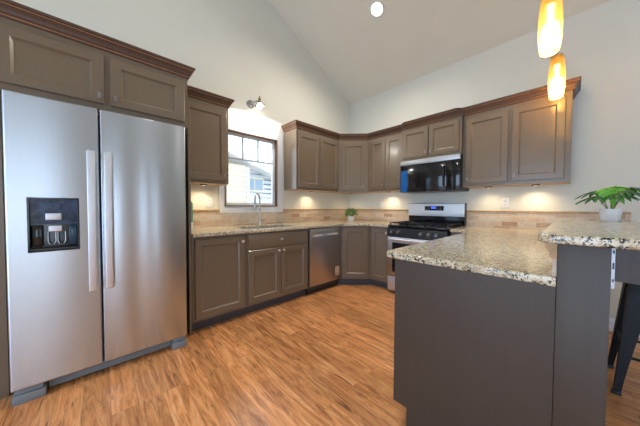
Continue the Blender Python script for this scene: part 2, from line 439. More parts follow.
def upper(label, loc, rz, w, doors, path, lo=0, hi=None, depth=UD, z0=UZ0, zt=UZT, handles='tab', dz0=.035):
    t = thing('wall_cabinet', label, 'cabinet', loc, rz)
    carcase(t, w, depth, z0, zt-.01)
    for (a, c, side) in doors:
        hx = c-.029 if side == 'r' else a+.029
        door(t, a, c, z0+dz0, zt-.135, -depth-OUT, handles, hx, z0+dz0+.055)
    crown(t, path, zt, lo, hi)
    return t
D_ = UD
# left of the window
w = .469; t = upper('single door wall cabinet between the refrigerator and the window', (0, -2.918, 0), L90, w, [(.02, w-.026, 'r')],
      [(0, -D_), (w, -D_), (w, 0)])
# pair right of the window (local x = y + 1.501)
w = .868; t = upper('two door wall cabinet just right of the window', (0, -1.501, 0), L90, w, [(.028, .430, 'r'), (.440, w-.012, 'l')],
      [(0, 0), (0, -D_), (w, -D_), (w+.2, -D_-.2)], 0, 2)
# diagonal corner cabinet, local frame at its left front edge
DG = (.633-D_)*math.sqrt(2)
t = thing('wall_cabinet', 'diagonal single door wall cabinet in the corner of the room', 'cabinet', (D_, -.633, 0), math.pi/4)
bm = B(); q = .633
R45 = Matrix.Rotation(-math.pi/4, 4, 'Z')
def loc45(x, y): p = R45 @ Vector((x-D_, y+.633, 0)); return (p.x, p.y)
prism(bm, [loc45(*p) for p in ((.002, -q+.001), (D_, -q+.001), (q-.001, -D_), (q-.001, -.002), (.002, -.002))], 'Z', UZ0, UZT-.01)
bm.normal_update()
for f in bm.faces:
    if f.calc_center_median().z < UZ0+.001: f.material_index = 1
obj('body', bm, [CAB, MAPLE], t)
door(t, .05, DG-.05, UZ0+.035, UZT-.135, -OUT, 'tab', DG-.079, UZ0+.09)
crown(t, [(-.2/math.sqrt(2)*1.0, -.2/math.sqrt(2)*1.0), (0, 0), (DG, 0), (DG+.2, -.2)], UZT, 1, 2)
# narrow pair left of the microwave (world x .633 .. 1.25)
w = 1.249-.633; t = upper('narrow two door wall cabinet between the corner cabinet and the microwave', (.633, 0, 0), 0, w, [(.055, .325, 'r'), (.331, w-.014, 'l')],
      [(-.2, -D_-.2+.4), (0, -D_), (w, -D_)], 1, 2)
t.children[-1].data  # crown
# cabinet over the microwave
MX0, MX1 = 1.25, 2.012; w = MX1-MX0; MD = .345
t = thing('wall_cabinet', 'short two door wall cabinet above the microwave', 'cabinet', (MX0, 0, 0), 0)
carcase(t, w, MD, 1.800, UZT-.01)
for a, c, sd in ((.024, .372, 'r'), (.384, w-.03, 'l')):
    door(t, a, c, 1.836, UZT-.125, -MD-OUT, 'tab', c-.025 if sd == 'r' else a+.025, 1.885, rail=.05)
crown(t, [(0, -D_-.055), (0, -MD), (w, -MD), (w, -D_-.055)], UZT+.002)
# right pair
w = 2.911-2.014; t = upper('wide two door wall cabinet at the right end above the counter', (2.014, 0, 0), 0, w, [(.028, .434, 'l'), (.462, w-.04, 'l')],
      [(0, -D_), (w, -D_), (w, 0)])

# tall panels and the deep cabinet around the refrigerator
FD = .625
t = thing('wall_cabinet', 'deep two door cabinet above the refrigerator with tall side panels', 'cabinet', (0, -4.034, 0), L90)
w = 1.096; carcase(t, w, FD, 1.842, 2.34)
for xa, xb in ((.001, .106), (w+.0005, w+.0195)): boxobj('side_panel', (xa, xb, -FD+.003, -.002, 0, 1.8415), CAB, t)
door(t, .09, .559, 1.880, 2.222, -FD-OUT, 'tab', .534, 1.93, rail=.06); door(t, .592, w-.026, 1.880, 2.222, -FD-OUT, 'tab', .619, 1.93, rail=.06)
crown(t, [(0, -FD), (w, -FD), (w, -D_-.06)], 2.350)

# base cabinets
BD, BZ = .612, .878
def base(label, loc, rz, w, name='base_cabinet'):
    t = thing(name, label, 'cabinet', loc, rz)
    bm = B(); box(bm, .001, w-.001, -BD, -.002, .1, BZ); obj('body', bm, CAB, t)
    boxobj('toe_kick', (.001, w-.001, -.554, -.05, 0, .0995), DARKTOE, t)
    return t
w = 2.914-2.395; t = base('single door base cabinet next to the refrigerator', (0, -2.914, 0), L90, w)
door(t, .022, w-.022, .125, .855, -BD-OUT, 'knob', w-.05, .80)
w = 2.395-1.55; t = thing('base_cabinet', 'sink base cabinet with two doors under a drawer front', 'cabinet', (0, -2.395, 0), L90)
bm = B(); box(bm, .001, .025, -BD, -.002, .1, BZ); box(bm, w-.025, w-.001, -BD, -.002, .1, BZ); box(bm, .025, w-.025, -BD, -BD+.02, .1, BZ); box(bm, .025, w-.025, -BD+.02, -.002, .1, .12)
obj('body', bm, CAB, t)
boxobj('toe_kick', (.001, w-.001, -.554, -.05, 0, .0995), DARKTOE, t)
h = (w)/2
d = boxobj('drawer', (.018, w-.03, -BD-OUT, -BD, .705, .858), CAB, t, .003)
bm = B(); lathe(bm, [(.0001, -.028), (.010, -.027), (.0155, -.022), (.0155, -.017), (.007, -.012), (.006, -.004), (.010, 0)], 16, (h, -BD-OUT, .785), 'Y'); obj('handle', bm, NICKEL, d, True)
door(t, .018, h-.005, .125, .690, -BD-OUT, 'knob', h-.034, .655); door(t, h+.005, w-.03, .125, .690, -BD-OUT, 'knob', h+.034, .655)
# diagonal corner base
t = thing('base_cabinet', 'diagonal single door base cabinet in the corner', 'cabinet', (BD, -.926, 0), math.pi/4)
q = .926
def locb(x, y): p = R45 @ Vector((x-BD, y+.926, 0)); return (p.x, p.y)
bm = B(); prism(bm, [locb(*p) for p in ((.002, -q+.001), (BD, -q+.001), (q-.001, -BD), (q-.001, -.002), (.002, -.002))], 'Z', .1, BZ); obj('body', bm, CAB, t)
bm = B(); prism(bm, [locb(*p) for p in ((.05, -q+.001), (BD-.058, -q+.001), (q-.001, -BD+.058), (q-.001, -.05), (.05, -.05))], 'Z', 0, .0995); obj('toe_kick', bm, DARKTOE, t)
DB = (.926-BD)*math.sqrt(2); door(t, .035, DB-.035, .125, .855, -OUT)
# narrow base left of the range
w = 1.232-.926; t = base('narrow base cabinet between the corner and the range', (.926, 0, 0), 0, w)
door(t, .03, w-.014, .125, .855, -BD-OUT, 'knob', w-.04, .80, rail=.05)
# base right of the range and the peninsula
PX0, PX1, PY = 2.281, 2.899, -2.346
t = base('base cabinet right of the range at the inner end of the peninsula', (1.999, 0, 0), 0, .28)
door(t, .02, .255, .125, .855, -BD-OUT, 'knob', .05, .80, rail=.05)
t = thing('peninsula_cabinet', 'long grey brown peninsula base cabinet with plain end panel', 'cabinet', (PX0, 0, 0))
boxobj('body', (.02, PX1-PX0-.014, PY+.02, -.002, .1, BZ), CAB, t)
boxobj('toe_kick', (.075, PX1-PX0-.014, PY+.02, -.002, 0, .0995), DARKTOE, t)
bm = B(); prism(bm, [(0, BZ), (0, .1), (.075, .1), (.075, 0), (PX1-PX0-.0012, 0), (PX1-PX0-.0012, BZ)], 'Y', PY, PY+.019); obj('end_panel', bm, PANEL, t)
for k in range(3):
    bm = B(); ya = PY+.05+k*.56; 
    R_ = Matrix.Rotation(-L90, 4, 'Z'); door_bm(bm, 0, .54, .125, .855, 0)
    bmesh.ops.transform(bm, matrix=Matrix.Translation((0.001, ya+.54, 0)) @ R_, verts=bm.verts); obj('door', bm, CAB, t)

# ------------------------------------------------------------------ worktops, sink, backsplash
SY0, SY1, SX0, SX1 = -2.36, -1.66, .125, .535
slab_l = slab('countertop', [(.003, -2.912), (.645, -2.912), (.645, -.932), (.932, -.645), (1.231, -.645), (1.231, -.003), (.003, -.003)],
              [rrect(SX0, SX1, SY0, SY1, .05)], .88, .914, .006, GRAN)
tag(slab_l, 'speckled granite worktop around the sink, running from refrigerator to range', 'countertop')
r_ = .03; cc = [(2.223+r_-r_*math.cos(rad(a)), -2.359+r_-r_*math.sin(rad(a))) for a in (0, 22, 45, 68, 90)]
slab_p = slab('countertop', [(1.999, -.003), (1.999, -.645), (2.223, -.645)]+cc+[(2.8982, -2.359), (2.8982, -.003)], [], .88, .914, .007, GRAN)
tag(slab_p, 'speckled granite worktop of the peninsula in the foreground', 'countertop')
bm = B()
for a, c, z in ((-.012, -.012, .8795), (.0, .0, .8795), (.004, .004, .72)):
    pass
R1 = rrect(SX0-.02, SX1+.02, SY0-.02, SY1+.02, .06); R2 = rrect(SX0-.002, SX1+.002, SY0-.002, SY1+.002, .05); R3 = rrect(SX0+.008, SX1-.008, SY0+.008, SY1-.008, .05); R4 = rrect(SX0+.03, SX1-.03, SY0+.03, SY1-.03, .04)
lv = [[bm.verts.new((*p, z)) for p in R] for R, z in ((R1, .8785), (R2, .8785), (R3, .70), (R4, .685))]
for p, q_ in zip(lv, lv[1:]):
    for k in range(len(p)): bm.faces.new((p[k], p[(k+1) % len(p)], q_[(k+1) % len(p)], q_[k]))
bm.faces.new(lv[-1])
sk = obj('sink', bm, STEEL, None, True); tag(sk, 'undermount stainless sink basin set in the worktop below the window', 'sink')
bm = B(); lathe(bm, [(.0001, .688), (.03, .688), (.042, .6865), (.042, .6855)], 16, ((SX0+SX1)/2, (SY0+SY1)/2, 0)); obj('drain', bm, PEWTER, sk, True)
# faucet
FX, FY = .085, -1.95
t = thing('faucet', 'brushed nickel gooseneck faucet behind the sink', 'faucet', (FX, FY, .9145), rad(-52))
bm = B(); lathe(bm, [(.0001, 0), (.028, 0), (.028, .008), (.022, .014), (.020, .075), (.016, .09)], 16); obj('base', bm, NICKEL, t, True)
bm = B(); pts = [(0, 0, .08), (0, 0, .335)]+[(.075-.075*math.cos(rad(a)), 0, .335+.075*math.sin(rad(a))) for a in range(15, 181, 15)]+[(.15, 0, .31)]
tube(bm, pts, .0125, 12); obj('spout', bm, NICKEL, t, True)
bm = B(); lathe(bm, [(.0001, .20), (.017, .201), (.020, .215), (.017, .295), (.0135, .315)], 14, (.15, 0, 0)); obj('spray_head', bm, NICKEL, t, True)
bm = B(); lathe(bm, [(.012, 0), (.012, .03), (.0001, .032)], 12, (0, .015, .06), 'Y'); tube(bm, [(0, .04, .062), (.02, .065, .068), (.05, .10, .075)], [.008, .007, .005], 8); obj('handle', bm, NICKEL, t, True)

def splash(name, label, axis, a0, a1, z1, gaps=()):
    t = thing(name, label, 'backsplash')
    bm = B()
    def bb(bm_, u0, u1, z0, z1_, th):
        if axis == 'Y': box(bm_, u0, u1, -th, -.0005, z0, z1_)
        else: box(bm_, .0005, th, u0, u1, z0, z1_)
    segs = []; u = a0
    for g0, g1, gz in gaps: segs.append((u, g0, z1)); segs.append((g0, g1, gz)); u = g1
    segs.append((u, a1, z1))
    for u0, u1, zz in segs:
        full = zz == z1
        bb(bm, u0, u1, .9145, zz-(.020 if full else 0), .010)
        if full: lb = B(); bb(lb, u0, u1, zz-.020, zz, .018); obj('liner', lb, LINER, t)
    obj('tile_field', bm, TILEX if axis == 'Y' else TILEY, t); return t
splash('backsplash', 'beige travertine tile backsplash behind the sink with golden liner', 'X', -2.912, -.011, 1.119, [(CY0, CY1, CZ0-.0005)])
splash('backsplash', 'beige travertine tile backsplash behind the range and peninsula with golden liner', 'Y', .0005, 3.295, 1.119)

# ------------------------------------------------------------------ half wall with bar top
t = thing('half_wall', 'brown panelled half wall end at the right carrying the bar top', 'half wall', (2.899, 0, 0))
HW = .12; HB = 1.034
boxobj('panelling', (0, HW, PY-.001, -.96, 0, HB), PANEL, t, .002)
bm = B(); box(bm, -.0115, -.0005, PY+.003, -.96, .9145, HB-.057)
obj('tile_field', bm, TILEY, t)
bm = B(); prism(bm, [(-.0005, HB), (-.032, HB), (-.032, HB-.016), (-.022, HB-.034), (-.015, HB-.056), (-.0005, HB-.056)], 'Y', PY+.002, -.96); obj('liner', bm, LINER, t)
bm = B(); box(bm, HW+.0005, HW+.0055, PY+.0045, PY+.018, .905, HB-.001)
for k, zz in enumerate((1.018, .985, .945)): pass
obj('bracket', bm, NICKEL, t)
bm = B(); box(bm, HW+.001, HW+.0075, PY+.0, PY+.004, .905, HB-.002)
br_ = obj('bracket', bm, plain('bracket_steel', (.50, .52, .56), .45, .6), t)
bm = B()
for zz, hh in ((1.020, .010), (.976, .020), (.930, .010)): box(bm, HW+.0025, HW+.0060, PY-.0012, PY-.0002, zz-hh/2, zz+hh/2)
obj('bracket_hole', bm, BLACKPL, br_)
boxobj('corbel_panel', (HW+.0085, HW+.34, PY+.02, PY+.04, .925, HB-.001), stained('dark_corbel_stain', (.048, .034, .028), (.066, .048, .040), .45), t)
r_ = .035
def cor(cx, cy, a0): return [(cx+r_*math.cos(rad(a0+a)), cy+r_*math.sin(rad(a0+a))) for a in (0, 22, 45, 68, 90)]
BX0, BX1, BY0, BY1 = 2.850, 3.42, PY-.040, -.93
bar = slab('bar_counter', [(BX0, BY1)]+cor(BX0+r_, BY0+r_, 180)+cor(BX1-r_, BY0+r_, 270)+[(BX1, BY1)], [], 1.035, 1.067, .007, GRAN)
tag(bar, 'raised speckled granite bar top on the half wall', 'bar top')

# ------------------------------------------------------------------ refrigerator
FX1, FY0, FY1, FYM, FZ0, FZ1 = .770, -2.993, -3.900, -3.506, .085, 1.803
t = thing('refrigerator', 'side by side stainless refrigerator with water dispenser', 'refrigerator', (0, 0, 0))
boxobj('body', (.06, .700, FY1+.004, FY0-.004, .03, 1.775), DKGREY, t)
dl = boxobj('door', (.704, FX1, FY1, FYM-.0035, FZ0, FZ1), STEEL, t, .010, 3)
dr = boxobj('door', (.704, FX1, FYM+.0035, FY0, FZ0, FZ1), STEEL, t, .010, 3)
dy0, dy1, dz0, dz1 = -3.820, -3.606, .880, 1.206
bm = B(); box(bm, .735, .80, dy0+.006, dy1-.006, dz0+.006, dz1-.006); cut(dl, bm)
for p in dl.data.polygons: p.use_smooth = False
dp = bpy.data.objects.new('dispenser', None)
bm = B()      # bezel and back of the niche
box(bm, .735, .776, dy0, dy0+.010, dz0, dz1, .002); box(bm, .735, .776, dy1-.010, dy1, dz0, dz1, .002); box(bm, .735, .776, dy0+.010, dy1-.010, dz1-.010, dz1, .002); box(bm, .735, .776, dy0+.010, dy1-.010, dz0, dz0+.012, .002)
box(bm, .7355, .738, dy0+.008, dy1-.008, dz0+.008, dz1-.008)
bpy.data.objects.remove(dp)
dp = obj('dispenser', bm, BLACKGL, dl)
bm = B(); prism(bm, [(.774, dz1-.010), (.739, dz1-.010), (.739, 1.045), (.757, 1.045)], 'Y', dy0+.0105, dy1-.0105); obj('control_panel', bm, plain('blue_reflection_tint', (.035, .075, .14), .08, var=.6, vs=25), dp)  # mottled blue stands in for reflections in the dispenser
bm = B(); ym_ = (dy0+dy1)/2
box(bm, .7755, .790, ym_-.035, ym_+.030, 1.072, 1.112, .003); obj('spout', bm, STEELL, dp, True)
bm = B(); box(bm, .742, .770, ym_-.026, ym_+.030, 1.000, 1.036, .004); obj('ice_chute', bm, STEELL, dp, True)
bm = B()
for yy in (ym_-.012, ym_+.028):
    pts = [(.752, yy-.016, .998), (.757, yy-.016, .94), (.760, yy-.008, .922), (.760, yy+.008, .922), (.757, yy+.016, .94), (.752, yy+.016, .998)]; tube(bm, pts, .0035, 8)
obj('paddle', bm, PEWTER, dp, True)
for ya, yb, mm in ((dy0+.012, dy0+.058, BLACKGL), (dy1-.048, dy1-.012, plain('deep_blue_reflection', (.012, .05, .09), .1))):  # blue of the second column is a painted reflection
    bm = B(); box(bm, .7385, .760, ya, yb, dz0+.03, 1.040, .006); obj('niche_column', bm, mm, dp, True)
bm = B(); box(bm, .739, .785, dy0+.0105, dy1-.0105, dz0+.0125, dz0+.020)
for k in range(9): box(bm, .745, .782, dy0+.02+k*.02, dy0+.026+k*.02, dz0+.020, dz0+.023)
obj('drip_tray', bm, DKGREY, dp)
for ya, yb, dd in ((-3.568, -3.527, dl), (-3.486, -3.447, dr)):
    bm = B(); box(bm, .808, .826, ya, yb, .605, 1.512, .006, 3)
    for zz in (.63, 1.487): box(bm, FX1-.002, .810, ya+.008, yb-.008, zz-.02, zz+.02, .003)
    obj('handle', bm, STEELL, dd, True)
bm = B(); box(bm, .66, .715, FY1+.14, FY0-.11, .018, .068, .004)
for k in range(2): box(bm, .714, .720, FY1+.15, FY0-.12, .026+k*.022, .036+k*.022)
obj('grille', bm, GREYPL, t, True)
for ya, yb in ((FY1+.004, FY1+.135), (FY0-.105, FY0-.004)):
    bm = B(); box(bm, .62, .765, ya, yb, .0, .055, .006); obj('foot_cover', bm, GREYPL, t, True)
    bm = B(); box(bm, .68, .755, ya+.01, yb-.01, .056, .082, .003); obj('hinge', bm, GREYPL, t, True)

# ------------------------------------------------------------------ dishwasher (left wall frame)
t = thing('dishwasher', 'stainless dishwasher right of the sink with a yellow label', 'dishwasher', (0, -1.548, 0), L90)
w = .618
boxobj('body', (.006, w-.006, -.585, -.03, .06, .872), DKGREY, t)
d = boxobj('door', (.010, w-.006, -BD-.022, -.5855, .112, .868), DWSTEEL, t, .005)
bm = B(); box(bm, .08, w-.08, -BD-.03, -.58, .762, .792); cut(d, bm)
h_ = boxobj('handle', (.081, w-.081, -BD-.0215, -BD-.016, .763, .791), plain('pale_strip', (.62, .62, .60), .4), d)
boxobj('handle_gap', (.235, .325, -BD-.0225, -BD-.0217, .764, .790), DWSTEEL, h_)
lb = boxobj('label', (.492, .572, -BD-.0232, -BD-.0222, .178, .305), plain('yellow_label', (.95, .74, .46), .6), d)
lb['label'] = 'pale yellow energy label'
bm = B()
for k in range(6):
    for a, c in ((.500, .526), (.534, .564)): box(bm, a, c, -BD-.0238, -BD-.0233, .188+k*.0190, .199+k*.0190)
obj('print', bm, plain('label_print', (.30, .17, .09), .6), lb)
boxobj('toe_kick', (.006, w-.006, -.575, -.55, .0, .10), BLACKPL, t)

# ------------------------------------------------------------------ range
RX0, RX1 = 1.234, 1.986
t = thing('range', 'stainless gas range with black control panel under the microwave', 'stove', (RX0, 0, 0)); w = RX1-RX0
boxobj('body', (.002, w-.002, -.640, -.02, .04, .905), BLACKPL, t)
boxobj('drawer', (.004, w-.004, -.668, -.641, .045, .235), STEELL, t, .004)
d = boxobj('oven_door', (.004, w-.004, -.672, -.641, .245, .765), DWSTEEL, t, .005)
boxobj('oven_window', (.07, w-.07, -.6745, -.6725, .30, .69), BLACKGL, d)
boxobj('top_rail', (.006, w-.006, -.680, -.6725, .705, .764), STEELL, d, .002)
bm = B(); tube(bm, [(.05, -.715, .738), (w-.05, -.715, .738)], .015, 12)
for xx in (.07, w-.07): tube(bm, [(xx, -.679, .738), (xx, -.716, .738)], .009, 10)
obj('handle', bm, STEELL, d, True)
bm = B(); prism(bm, [(-.641, .775), (-.690, .775), (-.680, .885), (-.641, .900)], 'X', .002, w-.002)
cp = obj('control_panel', bm, BLACKPL, t)
for xx in (.075, .165, .46, .55, .64):
    bm = B(); lathe(bm, [(.0001, -.034), (.017, -.033), (.019, -.006), (.024, 0), (.024, .004)], 16, (xx, -.685, .832), 'Y'); box(bm, xx-.005, xx+.005, -.7275, -.716, .815, .850, .002)
    obj('knob', bm, PEWTER, cp, True)
bm = B(); box(bm, .002, w-.002, -.678, -.075, .905, .920, .004); obj('cooktop', bm, BLACKGL, t, True)
for gx0, gx1 in ((.02, .262), (.267, .495), (.50, w-.02)):
    bm = B()
    for xx in (gx0+.008, (gx0+gx1)/2, gx1-.008): box(bm, xx-.006, xx+.006, -.655, -.10, .940, .954)
    for yy in (-.649, -.52, -.38, -.24, -.106): box(bm, gx0+.002, gx1-.002, yy-.006, yy+.006, .9405, .9535)
    for xx in (gx0+.008, gx1-.008):
        for yy in (-.649, -.106): box(bm, xx-.007, xx+.007, yy-.007, yy+.007, .9201, .941)
    obj('grate', bm, BLACKMT, t)
for xx, yy in ((.14, -.52), (.14, -.24), (.381, -.38), (.62, -.52), (.62, -.24)):
    bm = B(); lathe(bm, [(.05, .9201), (.05, .926), (.036, .928), (.036, .936), (.0001, .937)], 18, (xx, yy, 0)); obj('burner', bm, BLACKMT, t, True)
bm = B(); box(bm, .002, w-.002, -.075, -.022, .905, 1.035); bg_ = obj('backguard_base', bm, BLACKGL, t)
bm = B(); prism(bm, [(-.022, 1.035), (-.085, 1.035), (-.088, 1.065), (-.080, 1.205), (-.070, 1.213), (-.022, 1.213)], 'X', 0, w); bk = obj('backguard', bm, STEELL, t)
boxobj('end_cap', (w+.0005, w+.006, -.088, -.022, .93, 1.213), BLACKPL, bk)
dsp = boxobj('display', (.245, .500, -.0905, -.080, 1.112, 1.174), BLACKGL, bk)
boxobj('clock', (.335, .400, -.0915, -.0906, 1.136, 1.166), emit('blue_display', (.05, .12, 1), 1.2), dsp)
kg = plain('key_grey', (.35, .36, .38), .5)
for k in range(4):
    for zz in (1.121, 1.141, 1.160):
        for x_0 in (.258, .415): bm = B(); box(bm, x_0+k*.018, x_0+k*.018+.010, -.0912, -.0906, zz, zz+.006); obj('key', bm, kg, dsp)

# ------------------------------------------------------------------ microwave
t = thing('microwave', 'over the range microwave with black glass front and stainless top strip', 'microwave', (MX0, 0, 0)); w = MX1-MX0
boxobj('body', (.002, w-.002, -.345, -.003, 1.365, 1.797), BLACKPL, t)
boxobj('vent_strip', (.002, w-.002, -.385, -.3455, 1.735, 1.797), steel('vent_steel', (.52, .53, .55), .45), t, .003)
d = boxobj('door', (.002, w-.150, -.383, -.3455, 1.367, 1.733), BLACKGL, t, .003)
boxobj('control_panel', (w-.148, w-.002, -.383, -.3455, 1.367, 1.733), BLACKGL, t, .003)
bm = B(); tube(bm, [(w-.175, -.383, 1.42), (w-.175, -.42, 1.44), (w-.175, -.42, 1.66), (w-.175, -.383, 1.68)], .009, 10); obj('handle', bm, BLACKPL, d, True)
f_ = boxobj('reflection_strip', (.012, .105, -.3845, -.3835, 1.370, 1.660), BLUEREFL, d); f_['label'] = 'blue reflection painted as a film strip'  # blue strip painted in place of a reflection in the door glass

# ------------------------------------------------------------------ outlets
def outlet(label, loc, rz):
    t = thing('outlet', label, 'outlet', loc, rz)
    boxobj('plate', (-.036, .036, -.006, -.0005, -.058, .058), WHITEPL, t, .002)
    for zz in (-.024, .024):
        s_ = boxobj('socket', (-.017, .017, -.0075, -.0055, zz-.015, zz+.015), CERAMIC, t)
        bm = B()
        for xx in (-.007, .007): box(bm, xx-.0012, xx+.0012, -.0079, -.0074, zz-.003, zz+.007)
        box(bm, -.002, .002, -.0079, -.0074, zz-.011, zz-.007); obj('slot', bm, DKGREY, s_)
outlet('white wall outlet above the backsplash between the range and the bar', (2.385, 0, 1.212), 0)
outlet('white wall outlet left of the range near the corner plant', (.70, 0, 1.20), 0)
outlet('white wall outlet beside the window under the left cabinet', (0, -2.56, 1.20), L90)

# ------------------------------------------------------------------ lights on and under things
def puck(label, loc, e=5.0):
    t = thing('puck_light', label, 'light', loc, 0, 'puck lights under the wall cabinets')
    bm = B(); lathe(bm, [(.0001, 0), (.034, 0), (.034, -.010), (.028, -.014), (.026, -.011), (.0001, -.011)], 18); obj('housing', bm, BLACKPL, t, True)
    bm = B(); lathe(bm, [(.0001, -.0125), (.022, -.0125), (.022, -.0115)], 16); obj('lens', bm, emit('warm_lens', (1, .80, .52), 4), t)
    light('puck_glow', 'SPOT', (0, 0, -.03), e, (1, .78, .50), t, spot_size=rad(160), spot_blend=1, shadow_soft_size=.03)
Z = UZ0-.0005
puck('black puck light under the cabinet left of the window', (.13, -2.66, Z))
puck('black puck light under the two door cabinet right of the window', (.13, -1.07, Z))
puck('black puck light under the diagonal corner cabinet', (.24, -.24, Z), 2.5)
puck('black puck light under the narrow cabinet left of the microwave', (.92, -.13, Z))
puck('black puck light under the right cabinet, nearer the microwave', (2.25, -.15, Z), 3.5)
puck('black puck light under the right cabinet, nearer the bar', (2.66, -.13, Z))

def downlight(name, label, x, y, e, aim=0):
    t = thing(name, label, 'light', (x, y, ztop(y)-.001)); t.rotation_euler = (-math.atan(SL) if y > RIDGE else math.atan(SL), 0, 0)
    bm = B(); lathe(bm, [(.092, 0), (.090, -.008), (.073, -.010), (.068, -.004), (.068, 0)], 28); obj('trim_ring', bm, WHITEPL, t, True)
    bm = B(); lathe(bm, [(.0001, -.006), (.067, -.005), (.067, 0)], 28); obj('lens', bm, emit('lamp_lens', (1, .95, .86), 12), t)
    light('lamp', 'SPOT', (0, 0, -.03), e, (1, .91, .78), t, spot_size=rad(160), spot_blend=.8, shadow_soft_size=.08).rotation_euler = (aim, 0, 0)
downlight('downlight', 'round recessed downlight glowing at the top edge of the picture', 1.234, -.976, 120, rad(12))
downlight('downlight', 'added unseen ceiling downlight high above the middle of the kitchen floor', 1.234, -2.85, 22)  # this lamp and the next three are added out of view for light
downlight('downlight', 'added unseen ceiling downlight over the dining side beyond the half wall', 4.4, -1.2, 6)
downlight('downlight', 'added unseen ceiling downlight on the far slope behind the refrigerator side', 1.6, -5.6, 20)
downlight('downlight', 'added unseen ceiling downlight on the far slope over the living side', 4.8, -5.6, 8)

def pendant(label, x, y, zb):
    t = thing('pendant_light', label, 'lamp', (x, y, zb))
    prof = [(.040, 0), (.047, .03), (.0535, .09), (.0565, .17), (.0545, .25), (.047, .33), (.039, .378)]
    bm = B(); lathe(bm, prof, 28); obj('shade', bm, AMBER, t, True)
    bm = B(); lathe(bm, [(.0001, .386), (.040, .384), (.040, .374), (.030, .372), (.018, .33), (.0001, .33)], 20); obj('cap', bm, NICKEL, t, True)
    bm = B()
    for a in (0, 120, 240):
        bm = B(); c_, s_ = math.cos(rad(a+20)), math.sin(rad(a+20)); tube(bm, [(.036*c_, .036*s_, .366), (.053*c_, .053*s_, .366)], .004, 8); obj('screw', bm, NICKEL, t, True)
    top = ztop(y)-zb
    bm = B(); tube(bm, [(0, 0, .385), (0, 0, top-.02)], .003, 8); obj('cord', bm, BLACKPL, t, True)
    bm = B(); lathe(bm, [(.0001, top+.02), (.06, top+.02), (.06, top-.035), (.02, top-.05), (.0001, top-.05)], 20); obj('canopy', bm, NICKEL, t, True)
    bm = B(); lathe(bm, [(.0001, .10), (.016, .106), (.034, .13), (.030, .175), (.013, .20), (.013, .30)], 16); obj('bulb', bm, emit('bulb_glow', (1, .82, .5), 9), t, True)
    bm = B(); lathe(bm, [(.0001, .006), (.0375, .007), (.0375, .010), (.0001, .011)], 24); obj('glare_disc', bm, emit('warm_glare', (1, .86, .55), 2.2), t, True)  # glowing disc added to show bulb glare at the open bottom
    light('bulb_light', 'POINT', (0, 0, .055), 3.8, (1, .74, .40), t, shadow_soft_size=.028)
pendant('nearer amber glass pendant, cut by the top of the picture', 2.813, -1.45, 2.109)
pendant('farther amber glass pendant hanging in front of the right cabinet', 2.811, -.52, 2.125)

# lamp over the window
t = thing('wall_lamp', 'small pewter wall lamp with glowing shade above the window', 'lamp', (0, -2.035, 2.505))
bm = B(); lathe(bm, [(.0001, .001), (.052, .001), (.052, .012), (.035, .025), (.0001, .028)], 22, (0, 0, 0), 'X'); obj('backplate', bm, PEWTER, t, True)
bm = B(); tube(bm, [(.02, 0, 0), (.06, .01, .012), (.12, .035, .015), (.155, .050, 0)], .009, 10); obj('arm', bm, PEWTER, t, True)
bm = B(); lathe(bm, [(.0001, .075), (.006, .07), (.009, .06), (.005, .052), (.018, .04), (.020, .028), (.012, .015), (.012, 0)], 14, (.155, .050, 0)); obj('finial', bm, stained('bronze', (.22, .11, .04), (.34, .18, .07), .35), t, True)
bm = B(); pr = [(.014, .005), (.032, -.004), (.056, -.024), (.078, -.046)]; lathe(bm, pr+[(r-.003, h-.001) for r, h in pr[::-1]], 24, (.155, .050, 0)); obj('shade', bm, PEWTER, t, True)
bm = B(); lathe(bm, [(.0001, -.090), (.022, -.085), (.034, -.068), (.030, -.046), (.014, -.028), (.014, -.01)], 18, (.155, .050, 0)); obj('bulb', bm, emit('white_bulb', (1, .98, .95), 18), t, True)
light('bulb_light', 'SPOT', (.155, .050, -.098), 16, (1, .97, .92), t, spot_size=rad(176), spot_blend=.1, shadow_soft_size=.015)

# ------------------------------------------------------------------ bar stool
t = thing('bar_stool', 'black metal bar stool with flared legs behind the half wall', 'stool', (3.325, -.99, 0))
SH, st, ft = .775, .130, .196
me = None
bm = B()
R0 = rrect(-st, st, -st, st, .045); rows = [(1.0, SH-.035), (1.0, SH-.010), (.965, SH), (.55, SH-.006)]
lv = [[bm.verts.new((p[0]*k, p[1]*k, z)) for p in R0] for k, z in rows]
for p, q_ in zip(lv, lv[1:]):
    for k in range(len(p)): bm.faces.new((p[k], p[(k+1) % len(p)], q_[(k+1) % len(p)], q_[k]))
bm.faces.new(lv[-1]); bm.faces.new(lv[0][::-1]); obj('seat', bm, BLACKMT, t, True)
for sx in (-1, 1):
    for sy in (-1, 1):
        bm = B(); prev = None; n = 12
        for k in range(n+1):
            f = k/n; z = (SH-.012)*(1-f)
            o = st+(ft-st)*f - .020*max(0, 1-f*6)             # outer corner, drawn in under the seat
            wd = .030+.075*(1-f)**1.3; th = .006
            c = [(o, o), (o-wd, o), (o-wd, o-th), (o-th, o-th), (o-th, o-wd), (o, o-wd)]
            cur = [bm.verts.new((sx*a, sy*b_, z)) for a, b_ in c]
            if prev:
                for j in range(6): bm.faces.new((prev[j], prev[(j+1) % 6], cur[(j+1) % 6], cur[j]))
            else: bm.faces.new(cur)
            prev = cur
        bm.faces.new(prev[::-1])
        lg = obj('leg', bm, BLACKMT, t)
        bm = B(); a = sx*(ft-.015); c = sy*(ft-.015); box(bm, min(a-.02, a+.02), a+.02, c-.02, c+.02, 0, .018, .004); obj('rubber_foot', bm, BLACKPL, lg, True)
